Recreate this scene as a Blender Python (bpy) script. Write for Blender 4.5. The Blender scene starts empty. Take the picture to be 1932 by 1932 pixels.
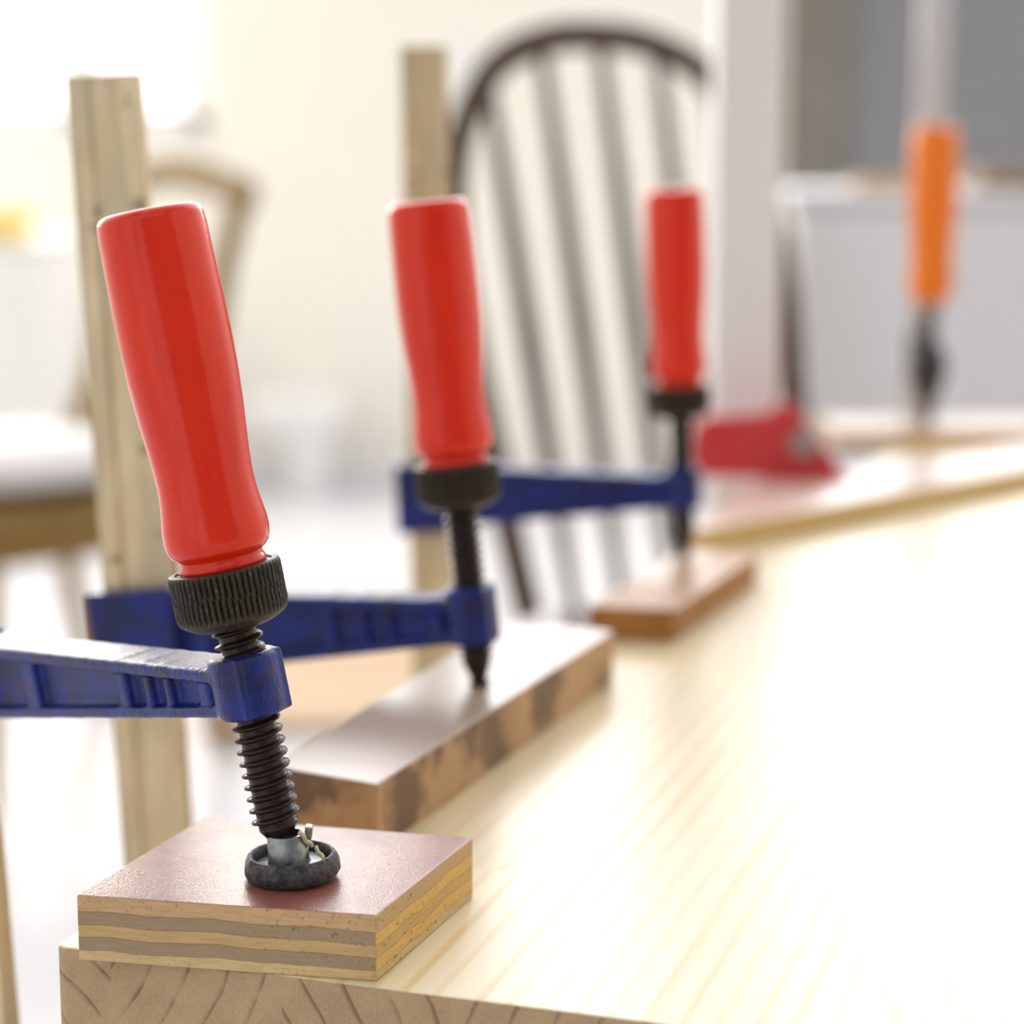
import bpy, bmesh, math, random
from mathutils import Vector, Matrix, Quaternion
random.seed(7)
C = bpy.context.scene.collection
SC = bpy.context.scene
V = Vector
PI = math.pi

# ---------------------------------------------------------------- camera
cd = bpy.data.cameras.new('camera')
cam = bpy.data.objects.new('camera', cd); C.objects.link(cam)
cam.location = (0, 0, 0.85)
cam.rotation_euler = (math.radians(90 - 9.45), 0, 0)
cd.sensor_fit = 'HORIZONTAL'; cd.sensor_width = 24.0; cd.sensor_height = 24.0
cd.lens = 24.0 * 4000 / 1932
cd.clip_start = 0.02; cd.clip_end = 60
cd.dof.use_dof = True
cd.dof.focus_distance = 0.622
cd.dof.aperture_fstop = 3.6
cd.dof.aperture_blades = 0
SC.camera = cam

# ---------------------------------------------------------------- world and light
w = bpy.data.worlds.new('sky'); SC.world = w; w.use_nodes = True
wb = w.node_tree.nodes['Background']
wb.inputs['Color'].default_value = (0.985, 0.99, 1.0, 1)
# overcast sky: brighter on the window side of the building (+y), dimmer behind the camera
_n = w.node_tree.nodes; _l = w.node_tree.links
_tc = _n.new('ShaderNodeTexCoord'); _sx = _n.new('ShaderNodeSeparateXYZ'); _mr = _n.new('ShaderNodeMapRange')
_mr.interpolation_type = 'SMOOTHSTEP'
_l.new(_tc.outputs['Generated'], _sx.inputs[0]); _l.new(_sx.outputs['Y'], _mr.inputs['Value'])
_mr.inputs['From Min'].default_value = 0.15; _mr.inputs['From Max'].default_value = 0.85
_mr.inputs['To Min'].default_value = 0.66; _mr.inputs['To Max'].default_value = 2.5
# noise bands added to the sky behind the camera, for highlights on the handles
_mp = _n.new('ShaderNodeMapping'); _mp.inputs['Scale'].default_value = (2.2, 2.2, 0.35); _mp.inputs['Location'].default_value = (3.1, 1.7, 0.4)
_ns = _n.new('ShaderNodeTexNoise'); _ns.inputs['Scale'].default_value = 1.3; _ns.inputs['Detail'].default_value = 1.0
_l.new(_tc.outputs['Generated'], _mp.inputs['Vector']); _l.new(_mp.outputs['Vector'], _ns.inputs['Vector'])
_m2 = _n.new('ShaderNodeMapRange'); _m2.interpolation_type = 'SMOOTHSTEP'
_l.new(_ns.outputs['Fac'], _m2.inputs['Value']); _m2.inputs['From Min'].default_value = 0.42; _m2.inputs['From Max'].default_value = 0.56
_m2.inputs['To Min'].default_value = 0.40; _m2.inputs['To Max'].default_value = 1.45
_mu = _n.new('ShaderNodeMath'); _mu.operation = 'MULTIPLY'
_l.new(_mr.outputs['Result'], _mu.inputs[0]); _m3 = _n.new('ShaderNodeMapRange'); _l.new(_sx.outputs['Y'], _m3.inputs['Value'])
_m3.inputs['From Min'].default_value = 0.0; _m3.inputs['From Max'].default_value = 0.4
_mx = _n.new('ShaderNodeMix'); _l.new(_m3.outputs['Result'], _mx.inputs[0]); _l.new(_m2.outputs['Result'], _mx.inputs[2]); _mx.inputs[3].default_value = 1.0
_l.new(_mx.outputs[0], _mu.inputs[1])
_l.new(_mu.outputs[0], wb.inputs['Strength'])

def area(name, loc, target, sx, sy, power, col):
    l = bpy.data.lights.new(name, 'AREA'); l.shape = 'RECTANGLE'; l.size = sx; l.size_y = sy
    l.energy = power; l.color = col
    o = bpy.data.objects.new(name, l); C.objects.link(o); o.location = loc
    o.rotation_euler = (V(target) - V(loc)).to_track_quat('-Z', 'Y').to_euler()
    return o
# daylight through the tall window of the back wall (it stands in the opening, facing the bench)
area('window_daylight', (-1.715, 5.40, 1.715), (-1.2, 1.0, 1.45), 1.87, 1.60, 62, (1.0, 0.93, 0.80))
# added light in an unseen high window, for bright reflections on the board
area('high_fill_light', (1.05, 5.42, 2.24), (0.4, 1.0, 0.7), 3.6, 1.5, 56, (0.98, 0.985, 1.0))

# added fill light brightening the back wall, set in an unseen left window
area('side_fill_light', (-3.02, 4.15, 1.75), (0.3, 5.3, 1.1), 1.5, 1.5, 34, (1.0, 0.95, 0.84))
SC.view_settings.view_transform = 'Standard'
SC.view_settings.look = 'None'
SC.view_settings.gamma = 1.0
SC.view_settings.exposure = 0.08
SC.view_settings.use_curve_mapping = False

# ---------------------------------------------------------------- helpers
def link(name, bm, mats, parent=None, smooth=False, angle=None):
    me = bpy.data.meshes.new(name); bm.normal_update(); bm.to_mesh(me); bm.free()
    if not isinstance(mats, (list, tuple)): mats = [mats]
    for m in mats: me.materials.append(m)
    if smooth:
        for p in me.polygons: p.use_smooth = True
        if angle is not None: me.set_sharp_from_angle(angle=math.radians(angle))
    o = bpy.data.objects.new(name, me); C.objects.link(o)
    if parent is not None: o.parent = parent
    return o

def tag(o, label, cat, group=None):
    o['label'] = label; o['category'] = cat
    if group: o['group'] = group
    return o

def struct(o): o['kind'] = 'structure'; return o

def empty(name, loc=(0, 0, 0), rz=0):
    o = bpy.data.objects.new(name, None); C.objects.link(o)
    o.location = loc; o.rotation_euler = (0, 0, rz); o.empty_display_size = 0.02
    return o

def bevel(o, wdt, seg=2, ang=30):
    m = o.modifiers.new('bevel', 'BEVEL'); m.width = wdt; m.segments = seg
    m.limit_method = 'ANGLE'; m.angle_limit = math.radians(ang); m.harden_normals = False
    return o

def box(bm, x0, x1, y0, y1, z0, z1, M=None, mi=0):
    vs = [bm.verts.new((x, y, z)) for z in (z0, z1) for y in (y0, y1) for x in (x0, x1)]
    fs = []
    for q in ((0, 2, 3, 1), (4, 5, 7, 6), (0, 1, 5, 4), (2, 6, 7, 3), (0, 4, 6, 2), (1, 3, 7, 5)):
        f = bm.faces.new([vs[i] for i in q]); f.material_index = mi; fs.append(f)
    if M is not None: bmesh.ops.transform(bm, matrix=M, verts=vs)
    return vs

def prism(bm, pts, z0, z1, mi_side=0, mi_top=0):
    lo = [bm.verts.new((p[0], p[1], z0)) for p in pts]
    hi = [bm.verts.new((p[0], p[1], z1)) for p in pts]
    n = len(pts)
    f = bm.faces.new(hi); f.material_index = mi_top
    f = bm.faces.new(lo[::-1]); f.material_index = mi_top
    for i in range(n):
        f = bm.faces.new([lo[i], lo[(i + 1) % n], hi[(i + 1) % n], hi[i]]); f.material_index = mi_side
    return lo + hi

def lathe(bm, prof, seg=64, M=None, rfun=None, cap=True):
    rings = []
    for (z, r) in prof:
        ring = []
        for k in range(seg):
            a = 2 * PI * k / seg
            rr = r if rfun is None else rfun(z, a, r)
            ring.append(bm.verts.new((rr * math.cos(a), rr * math.sin(a), z)))
        rings.append(ring)
    for i in range(len(rings) - 1):
        for k in range(seg):
            bm.faces.new([rings[i][k], rings[i][(k + 1) % seg], rings[i + 1][(k + 1) % seg], rings[i + 1][k]])
    if cap:
        bm.faces.new(rings[0][::-1]); bm.faces.new(rings[-1])
    vs = [v for r in rings for v in r]
    if M is not None: bmesh.ops.transform(bm, matrix=M, verts=vs)
    return vs

def sweep(bm, pts, rx, ry, up=V((0, 1, 0)), seg=10, square=False, radii=None):
    """tube of elliptic (or squared) section along pts; ry is the half size along 'up'"""
    n = len(pts); rings = []
    for i, p in enumerate(pts):
        t = (pts[min(i + 1, n - 1)] - pts[max(i - 1, 0)]).normalized()
        s = t.cross(up).normalized(); u = s.cross(t).normalized()
        k_ = 1 if radii is None else radii[i]
        ring = []
        for k in range(seg):
            a = 2 * PI * k / seg
            c_, s_ = math.cos(a), math.sin(a)
            if square:
                e = 0.35
                c_ = math.copysign(abs(c_) ** e, c_); s_ = math.copysign(abs(s_) ** e, s_)
            ring.append(bm.verts.new(p + s * (rx * k_ * c_) + u * (ry * k_ * s_)))
        rings.append(ring)
    for i in range(n - 1):
        for k in range(seg):
            bm.faces.new([rings[i][k], rings[i + 1][k], rings[i + 1][(k + 1) % seg], rings[i][(k + 1) % seg]])
    bm.faces.new(rings[0]); bm.faces.new(rings[-1][::-1])

def catmull(ctrl, n=8):
    out = []
    P = [ctrl[0]] + list(ctrl) + [ctrl[-1]]
    for i in range(1, len(P) - 2):
        for k in range(n):
            t = k / n
            p0, p1, p2, p3 = P[i - 1], P[i], P[i + 1], P[i + 2]
            out.append(0.5 * ((2 * p1) + (p2 - p0) * t + (2 * p0 - 5 * p1 + 4 * p2 - p3) * t * t + (3 * p1 - p0 - 3 * p2 + p3) * t ** 3))
    out.append(ctrl[-1]); return out

# ---------------------------------------------------------------- materials
def mat(name, col=(0.8, 0.8, 0.8), rough=0.5, metal=0.0, coat=0.0, coat_rough=0.1, spec=0.5):
    m = bpy.data.materials.new(name); m.use_nodes = True
    b = m.node_tree.nodes['Principled BSDF']
    b.inputs['Base Color'].default_value = (*col, 1); b.inputs['Roughness'].default_value = rough
    b.inputs['Metallic'].default_value = metal; b.inputs['Coat Weight'].default_value = coat
    b.inputs['Coat Roughness'].default_value = coat_rough; b.inputs['Specular IOR Level'].default_value = spec
    return m

class NT:
    def __init__(s, m): s.t = m.node_tree; s.b = s.t.nodes['Principled BSDF']; s.L = s.t.links
    def n(s, typ, **kw):
        nd = s.t.nodes.new(typ)
        for k, v in kw.items(): setattr(nd, k, v)
        return nd
    def coord(s, scale=(1, 1, 1), rot=(0, 0, 0), loc=(0, 0, 0), out='Object'):
        tc = s.n('ShaderNodeTexCoord'); mp = s.n('ShaderNodeMapping')
        mp.inputs['Scale'].default_value = scale; mp.inputs['Rotation'].default_value = rot; mp.inputs['Location'].default_value = loc
        s.L.new(tc.outputs[out], mp.inputs['Vector']); return mp.outputs['Vector']
    def noise(s, vec, scale=5, detail=4, rough=0.5, dist=0.0):
        nd = s.n('ShaderNodeTexNoise'); nd.inputs['Scale'].default_value = scale; nd.inputs['Detail'].default_value = detail
        nd.inputs['Roughness'].default_value = rough; nd.inputs['Distortion'].default_value = dist
        if vec is not None: s.L.new(vec, nd.inputs['Vector'])
        return nd.outputs['Fac']
    def ramp(s, fac, stops, interp='LINEAR'):
        r = s.n('ShaderNodeValToRGB'); r.color_ramp.interpolation = interp
        e = r.color_ramp.elements
        while len(e) < len(stops): e.new(0.5)
        for i, (p, c) in enumerate(stops):
            e[i].position = p; e[i].color = (*c, 1) if len(c) == 3 else c
        s.L.new(fac, r.inputs['Fac']); return r.outputs['Color']
    def g(s, fac, a, b, ca=0.0, cb=1.0):
        return s.ramp(fac, [(a, (ca,) * 3), (b, (cb,) * 3)])
    def mix(s, fac, a, b, mode='MIX'):
        m = s.n('ShaderNodeMix'); m.data_type = 'RGBA'; m.blend_type = mode
        for sock, v in ((m.inputs[0], fac), (m.inputs[6], a), (m.inputs[7], b)):
            if isinstance(v, (int, float)): sock.default_value = v
            elif isinstance(v, tuple): sock.default_value = (*v, 1) if len(v) == 3 else v
            else: s.L.new(v, sock)
        return m.outputs[2]
    def math(s, op, a, b=0.0):
        m = s.n('ShaderNodeMath', operation=op)
        for i, v in enumerate((a, b)):
            if isinstance(v, (int, float)): m.inputs[i].default_value = v
            else: s.L.new(v, m.inputs[i])
        return m.outputs[0]
    def sep(s, vec):
        x = s.n('ShaderNodeSeparateXYZ'); s.L.new(vec, x.inputs[0]); return x.outputs
    def col(s, c): s.L.new(c, s.b.inputs['Base Color'])
    def rough(s, c): s.L.new(c, s.b.inputs['Roughness'])
    def bump(s, h, strength=0.3, dist=0.001, coat=False):
        b = s.n('ShaderNodeBump'); b.inputs['Strength'].default_value = strength; b.inputs['Distance'].default_value = dist
        s.L.new(h, b.inputs['Height']); s.L.new(b.outputs['Normal'], s.b.inputs['Normal'])
        if coat: s.L.new(b.outputs['Normal'], s.b.inputs['Coat Normal'])

# red lacquered wood handle
def m_handle(name, ca, cb):
    m = mat(name, ca, 0.30, coat=0.6, coat_rough=0.04, spec=0.15); t = NT(m)
    v = t.coord((1, 1, 0.12)); n1 = t.noise(v, 160, 3, 0.6)
    v2 = t.coord(); n2 = t.noise(v2, 900, 2, 0.5); n3 = t.noise(v2, 130, 5, 0.7)
    c = t.mix(t.g(n1, 0.35, 0.7), ca, cb)
    chips = t.g(n3, 0.715, 0.73)                                   # small worn flecks of the lacquer
    c = t.mix(t.math('MULTIPLY', chips, 0.55), c, (0.85, 0.30, 0.17)); t.col(c)
    t.bump(t.mix(0.5, n1, n2), 0.10, 0.0006, coat=True)
    return m
M_RED = m_handle('red_lacquer', (0.84, 0.030, 0.002), (0.74, 0.020, 0.002))
M_ORANGE = m_handle('orange_lacquer', (0.95, 0.22, 0.006), (0.88, 0.20, 0.006))

# blue hammered enamel of the cast arms
M_BLUE = mat('blue_enamel', (0.01, 0.03, 0.22), 0.34, coat=0.50, coat_rough=0.14, spec=0.15)
t = NT(M_BLUE); v = t.coord()
n1 = t.noise(v, 70, 5, 0.6); n2 = t.noise(v, 1100, 3, 0.6); n3 = t.noise(v, 420, 2, 0.5)
c = t.mix(t.g(n1, 0.42, 0.62), (0.005, 0.024, 0.23), (0.008, 0.014, 0.10))
c = t.mix(t.g(t.noise(v, 200, 4, 0.7), 0.54, 0.64, 0, 0.75), c, (0.040, 0.026, 0.045))
t.col(c); t.bump(t.mix(0.45, n2, n3), 0.45, 0.0012, coat=True)

# black oxide steel of screws, with a brownish tone
M_SCREW = mat('oiled_black_steel', (0.05, 0.03, 0.025), 0.24, metal=0.0, coat=0.0, spec=0.33)
t = NT(M_SCREW); v = t.coord(); n = t.noise(v, 300, 4, 0.6)
t.col(t.mix(n, (0.014, 0.007, 0.005), (0.034, 0.018, 0.012))); t.rough(t.g(n, 0.3, 0.7, 0.18, 0.32))
M_COLLAR = mat('knurled_collar', (0.06, 0.045, 0.03), 0.36, metal=0.0, spec=0.4)
t = NT(M_COLLAR); v = t.coord(); n = t.noise(v, 500, 5, 0.7)
wear = t.g(t.noise(v, 900, 3, 0.7), 0.60, 0.70, 0, 0.55)
t.col(t.mix(wear, t.mix(n, (0.016, 0.011, 0.005), (0.046, 0.032, 0.017)), (0.26, 0.23, 0.19)))
t.bump(n, 0.6, 0.0006)
M_PAD = mat('dark_cast_pad', (0.05, 0.05, 0.055), 0.42, metal=0.5)
t = NT(M_PAD); v = t.coord(); n = t.noise(v, 380, 5, 0.65)
t.col(t.mix(t.g(n, 0.4, 0.72), (0.035, 0.033, 0.038), (0.14, 0.13, 0.14))); t.bump(n, 0.7, 0.0012)
M_ZINC = mat('grey_zinc', (0.55, 0.57, 0.58), 0.38, metal=0.85)
t = NT(M_ZINC); v = t.coord(); n = t.noise(v, 260, 4, 0.6)
t.col(t.mix(t.g(n, 0.42, 0.66), (0.36, 0.39, 0.40), (0.20, 0.165, 0.15)))
M_BAR = mat('worn_steel_bar', (0.6, 0.5, 0.35), 0.42, metal=0.55)
t = NT(M_BAR); v = t.coord((1, 1, 0.35)); n = t.noise(v, 55, 5, 0.65); n2 = t.noise(t.coord((1, 1, 0.7)), 42, 3, 0.5)
c = t.mix(t.g(n, 0.35, 0.68), (0.80, 0.66, 0.42), (0.64, 0.49, 0.28))
c = t.mix(t.g(t.noise(t.coord((1, 1, 0.10)), 130, 3, 0.5), 0.45, 0.62, 0, 0.5), c, (0.46, 0.40, 0.30))
c = t.mix(t.g(t.noise(t.coord((1, 1, 0.8), loc=(3, 1, 2)), 75, 2, 0.5), 0.66, 0.72, 0, 0.85), c, (0.16, 0.10, 0.06))
c = t.mix(t.g(n2, 0.63, 0.72, 0, 0.6), c, (0.30, 0.22, 0.13)); t.col(c); t.bump(n, 0.2, 0.0008)
M_BARPALE = mat('bright_steel_bar', (0.74, 0.73, 0.76), 0.35, metal=0.5)

# woods
def m_wood(name, ca, cb, rough=0.5, axis_scale=(60, 4, 60), coat=0.0, bump=0.15, rot=0.0, knots=None):
    m = mat(name, ca, rough, coat=coat, coat_rough=0.25); t = NT(m)
    v = t.coord(axis_scale, (0, 0, rot)); n = t.noise(v, 1.0, 5, 0.6, 0.6)
    c = t.mix(t.g(n, 0.35, 0.68), ca, cb)
    if knots:
        k = t.noise(t.coord((1, 1, 1)), knots[0], 4, 0.6)
        c = t.mix(t.g(k, knots[1], knots[1] + 0.10, 0, 0.8), c, knots[2])
    t.col(c); t.bump(n, bump, 0.001); return m

# ---- edge-glued pine panel: u along the front edge (x), v along the grain (y) in its own space
M_PINE = mat('pine_top', (0.8, 0.7, 0.5), 0.38, coat=0.65, coat_rough=0.32)
t = NT(M_PINE)
base = t.coord()
xyz = t.sep(base)
stave = t.math('MULTIPLY', t.math('ADD', xyz[0], 0.0378), 1 / 0.055)
sid = t.math('FLOOR', stave)
rnd = t.n('ShaderNodeTexWhiteNoise', noise_dimensions='1D'); t.L.new(sid, rnd.inputs['W'])
joint_y = t.math('ADD', t.math('MULTIPLY', xyz[1], 1 / 0.34), t.math('MULTIPLY', rnd.outputs['Value'], 5.3))
pid = t.math('ADD', t.math('MULTIPLY', sid, 17.3), t.math('FLOOR', joint_y))
rnd2 = t.n('ShaderNodeTexWhiteNoise', noise_dimensions='1D'); t.L.new(pid, rnd2.inputs['W'])
# grain stretched along y, shifted per stave
comb = t.n('ShaderNodeCombineXYZ')
t.L.new(t.math('ADD', t.math('MULTIPLY', xyz[0], 130.0), t.math('MULTIPLY', rnd2.outputs['Value'], 91.0)), comb.inputs[0])
t.L.new(t.math('MULTIPLY', xyz[1], 3.0), comb.inputs[1])
t.L.new(rnd2.outputs['Value'], comb.inputs[2])
gn = t.noise(comb.outputs[0], 1.0, 3, 0.55, 0.5)
wv = t.n('ShaderNodeTexWave', wave_type='BANDS', bands_direction='X')
wv.inputs['Scale'].default_value = 0.26; wv.inputs['Distortion'].default_value = 2.6; wv.inputs['Detail'].default_value = 2.0
wv.inputs['Detail Scale'].default_value = 0.35
t.L.new(comb.outputs[0], wv.inputs['Vector'])
grain = t.math('MULTIPLY', t.g(wv.outputs['Fac'], 0.62, 1.0), t.g(gn, 0.30, 0.60))
tint = t.mix(rnd2.outputs['Value'], (0.90, 0.79, 0.54), (0.85, 0.72, 0.45))
c = t.mix(t.math('MULTIPLY', grain, 0.6), tint, (0.72, 0.43, 0.12))
t.col(c)
t.bump(gn, 0.05, 0.0006)
# end grain of the staves
M_END = mat('pine_end_grain', (0.55, 0.4, 0.25), 0.65)
t = NT(M_END)
base = t.coord(); xyz = t.sep(base)
def ctr_(x, y): return (x + 0.5, y + 0.5, 0.0)
cr = t.ramp(t.math('MULTIPLY', xyz[0], 1.0), [(0.0, ctr_(-0.025, -0.055)), (0.0172, ctr_(-0.035, 0.030)), (0.0722, ctr_(-0.045, -0.085)), (0.127, ctr_(0.33, -0.09)),
      (0.182, ctr_(0.16, 0.05)), (0.237, ctr_(0.2, -0.07)), (0.292, ctr_(0.36, 0.04)), (0.347, ctr_(0.31, -0.06)), (0.45, ctr_(0.3, -0.10)), (0.6, ctr_(0.62, 0.05))], 'CONSTANT')
cs = t.sep(cr)
comb = t.n('ShaderNodeCombineXYZ')
t.L.new(t.math('SUBTRACT', t.math('ADD', xyz[0], 0.5), cs[0]), comb.inputs[0])
t.L.new(t.math('SUBTRACT', t.math('ADD', xyz[2], 0.5), cs[1]), comb.inputs[1])
wv = t.n('ShaderNodeTexWave', wave_type='RINGS', rings_direction='Z', wave_profile='SAW')
wv.inputs['Scale'].default_value = 29; wv.inputs['Distortion'].default_value = 1.2; wv.inputs['Detail'].default_value = 3
wv.inputs['Detail Scale'].default_value = 1.2
t.L.new(comb.outputs[0], wv.inputs['Vector'])
line = t.g(wv.outputs['Fac'], 0.84, 0.97)
pore = t.noise(t.coord((1, 1, 0.5)), 1500, 3, 0.7); blot = t.noise(base, 60, 4, 0.6)
c = t.mix(t.g(blot, 0.35, 0.65), (0.57, 0.375, 0.195), (0.45, 0.285, 0.145))
c = t.mix(t.g(pore, 0.35, 0.70, 0, 0.35), c, (0.74, 0.58, 0.40))
c = t.mix(t.math('MULTIPLY', t.math('MULTIPLY', line, t.g(blot, 0.38, 0.58, 0.15, 0.9)), 0.85), c, (0.17, 0.085, 0.04))
t.col(c); t.bump(pore, 0.5, 0.0008)

# plywood edge: plies stacked in z of the block's own space
def m_ply(name, th, plies, fibc=(0.30, 0.17, 0.08)):
    m = mat(name, (0.6, 0.45, 0.25), 0.6); t = NT(m)
    base = t.coord(); xyz = t.sep(base)
    wob = t.noise(t.coord((1, 1, 0.3)), 40, 3, 0.5)
    z = t.math('ADD', t.math('MULTIPLY', xyz[2], 1 / th), t.math('MULTIPLY', t.math('SUBTRACT', wob, 0.5), 0.20))
    stops = []; acc = 0.0
    for (h, cc) in plies:
        stops += [(acc, cc), (acc + h - 0.022, cc), (acc + h - 0.012, tuple(x * 0.45 for x in cc))]; acc += h
    stops = stops[:-1]
    c = t.ramp(z, stops)
    fib = t.noise(t.coord((0.25, 0.25, 2.0)), 500, 4, 0.7); pore = t.noise(base, 650, 3, 0.65)
    c = t.mix(t.g(fib, 0.40, 0.75, 0, 0.40), c, fibc)
    c = t.mix(t.math('MULTIPLY', t.g(pore, 0.60, 0.68, 0, 0.8), t.g(t.noise(t.coord(), 30, 2, 0.5), 0.42, 0.6)), c, (0.13, 0.07, 0.04))
    t.col(c); t.bump(fib, 0.5, 0.0008); return m
A1, A2 = (0.68, 0.45, 0.19), (0.42, 0.30, 0.17)
M_PLY = m_ply('plywood_edge', 0.0197, [(0.17, (0.78, 0.56, 0.26)), (0.20, A2), (0.19, A1), (0.20, A2), (0.24, (0.72, 0.45, 0.22))])
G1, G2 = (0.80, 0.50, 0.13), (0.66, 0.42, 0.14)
M_PLY_LONG_BOUNCE = m_ply('plywood_edge_bounce', 0.0197, [(0.17, (0.70, 0.50, 0.24)), (0.20, G1), (0.19, G2), (0.20, G1), (0.24, (0.62, 0.40, 0.20))], (0.42, 0.24, 0.06))  # long-grain sides; warm bounce light off the board painted into the gold
M_FILM = mat('red_brown_veneer', (0.30, 0.11, 0.08), 0.34, coat=0.9, coat_rough=0.26)
t = NT(M_FILM); v = t.coord((0.5, 3, 1)); n = t.noise(v, 130, 5, 0.65); n2 = t.noise(t.coord(), 45, 4, 0.6)
c = t.mix(t.g(n2, 0.35, 0.65), (0.40, 0.145, 0.085), (0.30, 0.10, 0.07)); t.col(c)
pores = t.noise(t.coord((1, 1, 1)), 1400, 2, 0.6)
t.bump(t.mix(0.75, n, pores), 0.32, 0.0007, coat=True); t.rough(t.g(n2, 0.35, 0.7, 0.20, 0.36))

M_BLOCK2_TOP = m_wood('grey_brown_softwood', (0.50, 0.37, 0.29), (0.42, 0.31, 0.24), 0.42, (14, 60, 60), coat=0.8)
M_BLOCK2_SIDE = m_wood('rough_sawn_side', (0.60, 0.37, 0.19), (0.42, 0.24, 0.12), 0.6, (60, 25, 12), knots=(26, 0.50, (0.13, 0.07, 0.04)))
M_BLOCK3_TOP = m_wood('tan_wood_top', (0.82, 0.54, 0.36), (0.74, 0.45, 0.28), 0.42, (40, 8, 40), coat=0.9)
M_BLOCK3_SIDE = m_wood('tan_wood_side', (0.44, 0.20, 0.05), (0.34, 0.145, 0.035), 0.6, (30, 30, 8))
M_PLANK_TOP = m_wood('pinkish_wood_top', (0.90, 0.74, 0.65), (0.84, 0.66, 0.56), 0.35, (6, 60, 20), coat=0.9, rot=0.7)
M_PLANK_SIDE = m_wood('yellow_wood_edge', (0.76, 0.54, 0.22), (0.68, 0.46, 0.18), 0.5, (10, 10, 90))
M_STRIP_SIDE = m_wood('amber_wood_edge', (0.72, 0.48, 0.24), (0.62, 0.40, 0.20), 0.5, (6, 10, 60))
M_BENCH = m_wood('bench_wood', (0.58, 0.42, 0.24), (0.46, 0.31, 0.17), 0.55, (6, 60, 60))
M_SHEET = m_wood('plywood_sheet', (0.58, 0.41, 0.26), (0.50, 0.34, 0.21), 0.5, (3, 20, 20))
M_CHAIR = m_wood('dark_varnished_wood', (0.075, 0.032, 0.010), (0.050, 0.020, 0.006), 0.4, (20, 20, 3), coat=0.15)
M_CHAIR2 = m_wood('golden_brown_wood', (0.27, 0.150, 0.010), (0.20, 0.105, 0.008), 0.4, (20, 20, 3), coat=0.15)
M_STRIP = m_wood('dark_brown_wood', (0.10, 0.045, 0.028), (0.06, 0.026, 0.016), 0.4, (20, 20, 3))

# plain surfaces
def m_plain(name, col, rough=0.6, amt=0.03, scale=8, coat=0.0):
    m = mat(name, col, rough, coat=coat); t = NT(m)
    n = t.noise(t.coord(), scale, 4, 0.6)
    t.col(t.mix(n, tuple(max(0, c - amt) for c in col), tuple(min(1, c + amt) for c in col)))
    t.bump(n, 0.05, 0.002); return m
M_WALL = m_plain('cream_paint', (0.93, 0.895, 0.815), 0.7)
M_WHITE = m_plain('white_paint', (0.86, 0.85, 0.85), 0.45)
M_POST = m_plain('pale_grey_paint', (0.86, 0.85, 0.86), 0.5)
M_GREYDOOR = m_plain('grey_painted_steel', (0.23, 0.23, 0.245), 0.5, 0.02, 3)
M_BROWNGREY = m_plain('brown_grey_paint', (0.20, 0.185, 0.155), 0.5, 0.02)
M_CAB = m_plain('white_laminate', (0.93, 0.93, 0.97), 0.35, 0.01)
M_CEIL = m_plain('ceramic', (0.93, 0.93, 0.93), 0.15, 0.01)
M_CLOTH = m_plain('white_cotton', (0.93, 0.91, 0.92), 0.85, 0.02, 40)
M_YELLOW = m_plain('yellow_card', (0.85, 0.58, 0.03), 0.5, 0.02)
M_BROWNBOX = m_plain('brown_card', (0.36, 0.25, 0.17), 0.7, 0.03)
M_REDMETAL = m_plain('crimson_enamel', (0.62, 0.025, 0.035), 0.35, 0.02, 20, coat=0.4)
M_BOLT = m_plain('dull_bolt', (0.36, 0.27, 0.26), 0.8, 0.04, 60)
M_DARK = m_plain('dark_casting', (0.03, 0.022, 0.026), 0.45, 0.01, 50)
M_FLOOR = mat('pale_floor_tile', (0.8, 0.78, 0.8), 0.30)
t = NT(M_FLOOR); v = t.coord()
br = t.n('ShaderNodeTexBrick'); br.offset = 0.0
br.inputs['Color1'].default_value = (0.76, 0.75, 0.79, 1); br.inputs['Color2'].default_value = (0.73, 0.72, 0.77, 1)
br.inputs['Mortar'].default_value = (0.6, 0.58, 0.58, 1); br.inputs['Scale'].default_value = 1.0
br.inputs['Brick Width'].default_value = 0.6; br.inputs['Row Height'].default_value = 0.6; br.inputs['Mortar Size'].default_value = 0.004
t.L.new(v, br.inputs['Vector']); t.col(br.outputs['Color'])
M_GLASS = bpy.data.materials.new('window_glass'); M_GLASS.use_nodes = True
nt = M_GLASS.node_tree; nt.nodes.clear()
o_ = nt.nodes.new('ShaderNodeOutputMaterial'); tr = nt.nodes.new('ShaderNodeBsdfTransparent'); gl = nt.nodes.new('ShaderNodeBsdfGlossy')
gl.inputs['Roughness'].default_value = 0.02; mx = nt.nodes.new('ShaderNodeMixShader'); mx.inputs[0].default_value = 0.06
nt.links.new(tr.outputs[0], mx.inputs[1]); nt.links.new(gl.outputs[0], mx.inputs[2]); nt.links.new(mx.outputs[0], o_.inputs[0])

# ================================================================ THE ROOM
bm = bmesh.new(); box(bm, -3.2, 3.2, -1.5, 5.7, -0.08, 0.0)
struct(link('floor', bm, M_FLOOR))
YB = 5.5
WX0, WX1, WZ0, WZ1 = -2.65, -0.78, 0.925, 2.5
bm = bmesh.new()
for (a, b, c_, d) in ((-3.2, WX0, 0, 3.1), (WX1, -0.70, 0, 3.1), (-0.70, 0.69, 0, 1.48), (WX0, WX1, 0, WZ0), (WX0, WX1, WZ1, 3.1), (-0.70, 2.9, 3.0, 3.1), (0.69, 2.9, 1.46, 1.48), (2.6, 2.9, 0, 1.46), (2.9, 3.2, 0, 3.1)):
    box(bm, a, b, YB, YB + 0.16, c_, d)
bmesh.ops.remove_doubles(bm, verts=bm.verts, dist=1e-5)
struct(link('wall_back', bm, M_WALL))
bm = bmesh.new()
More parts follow.
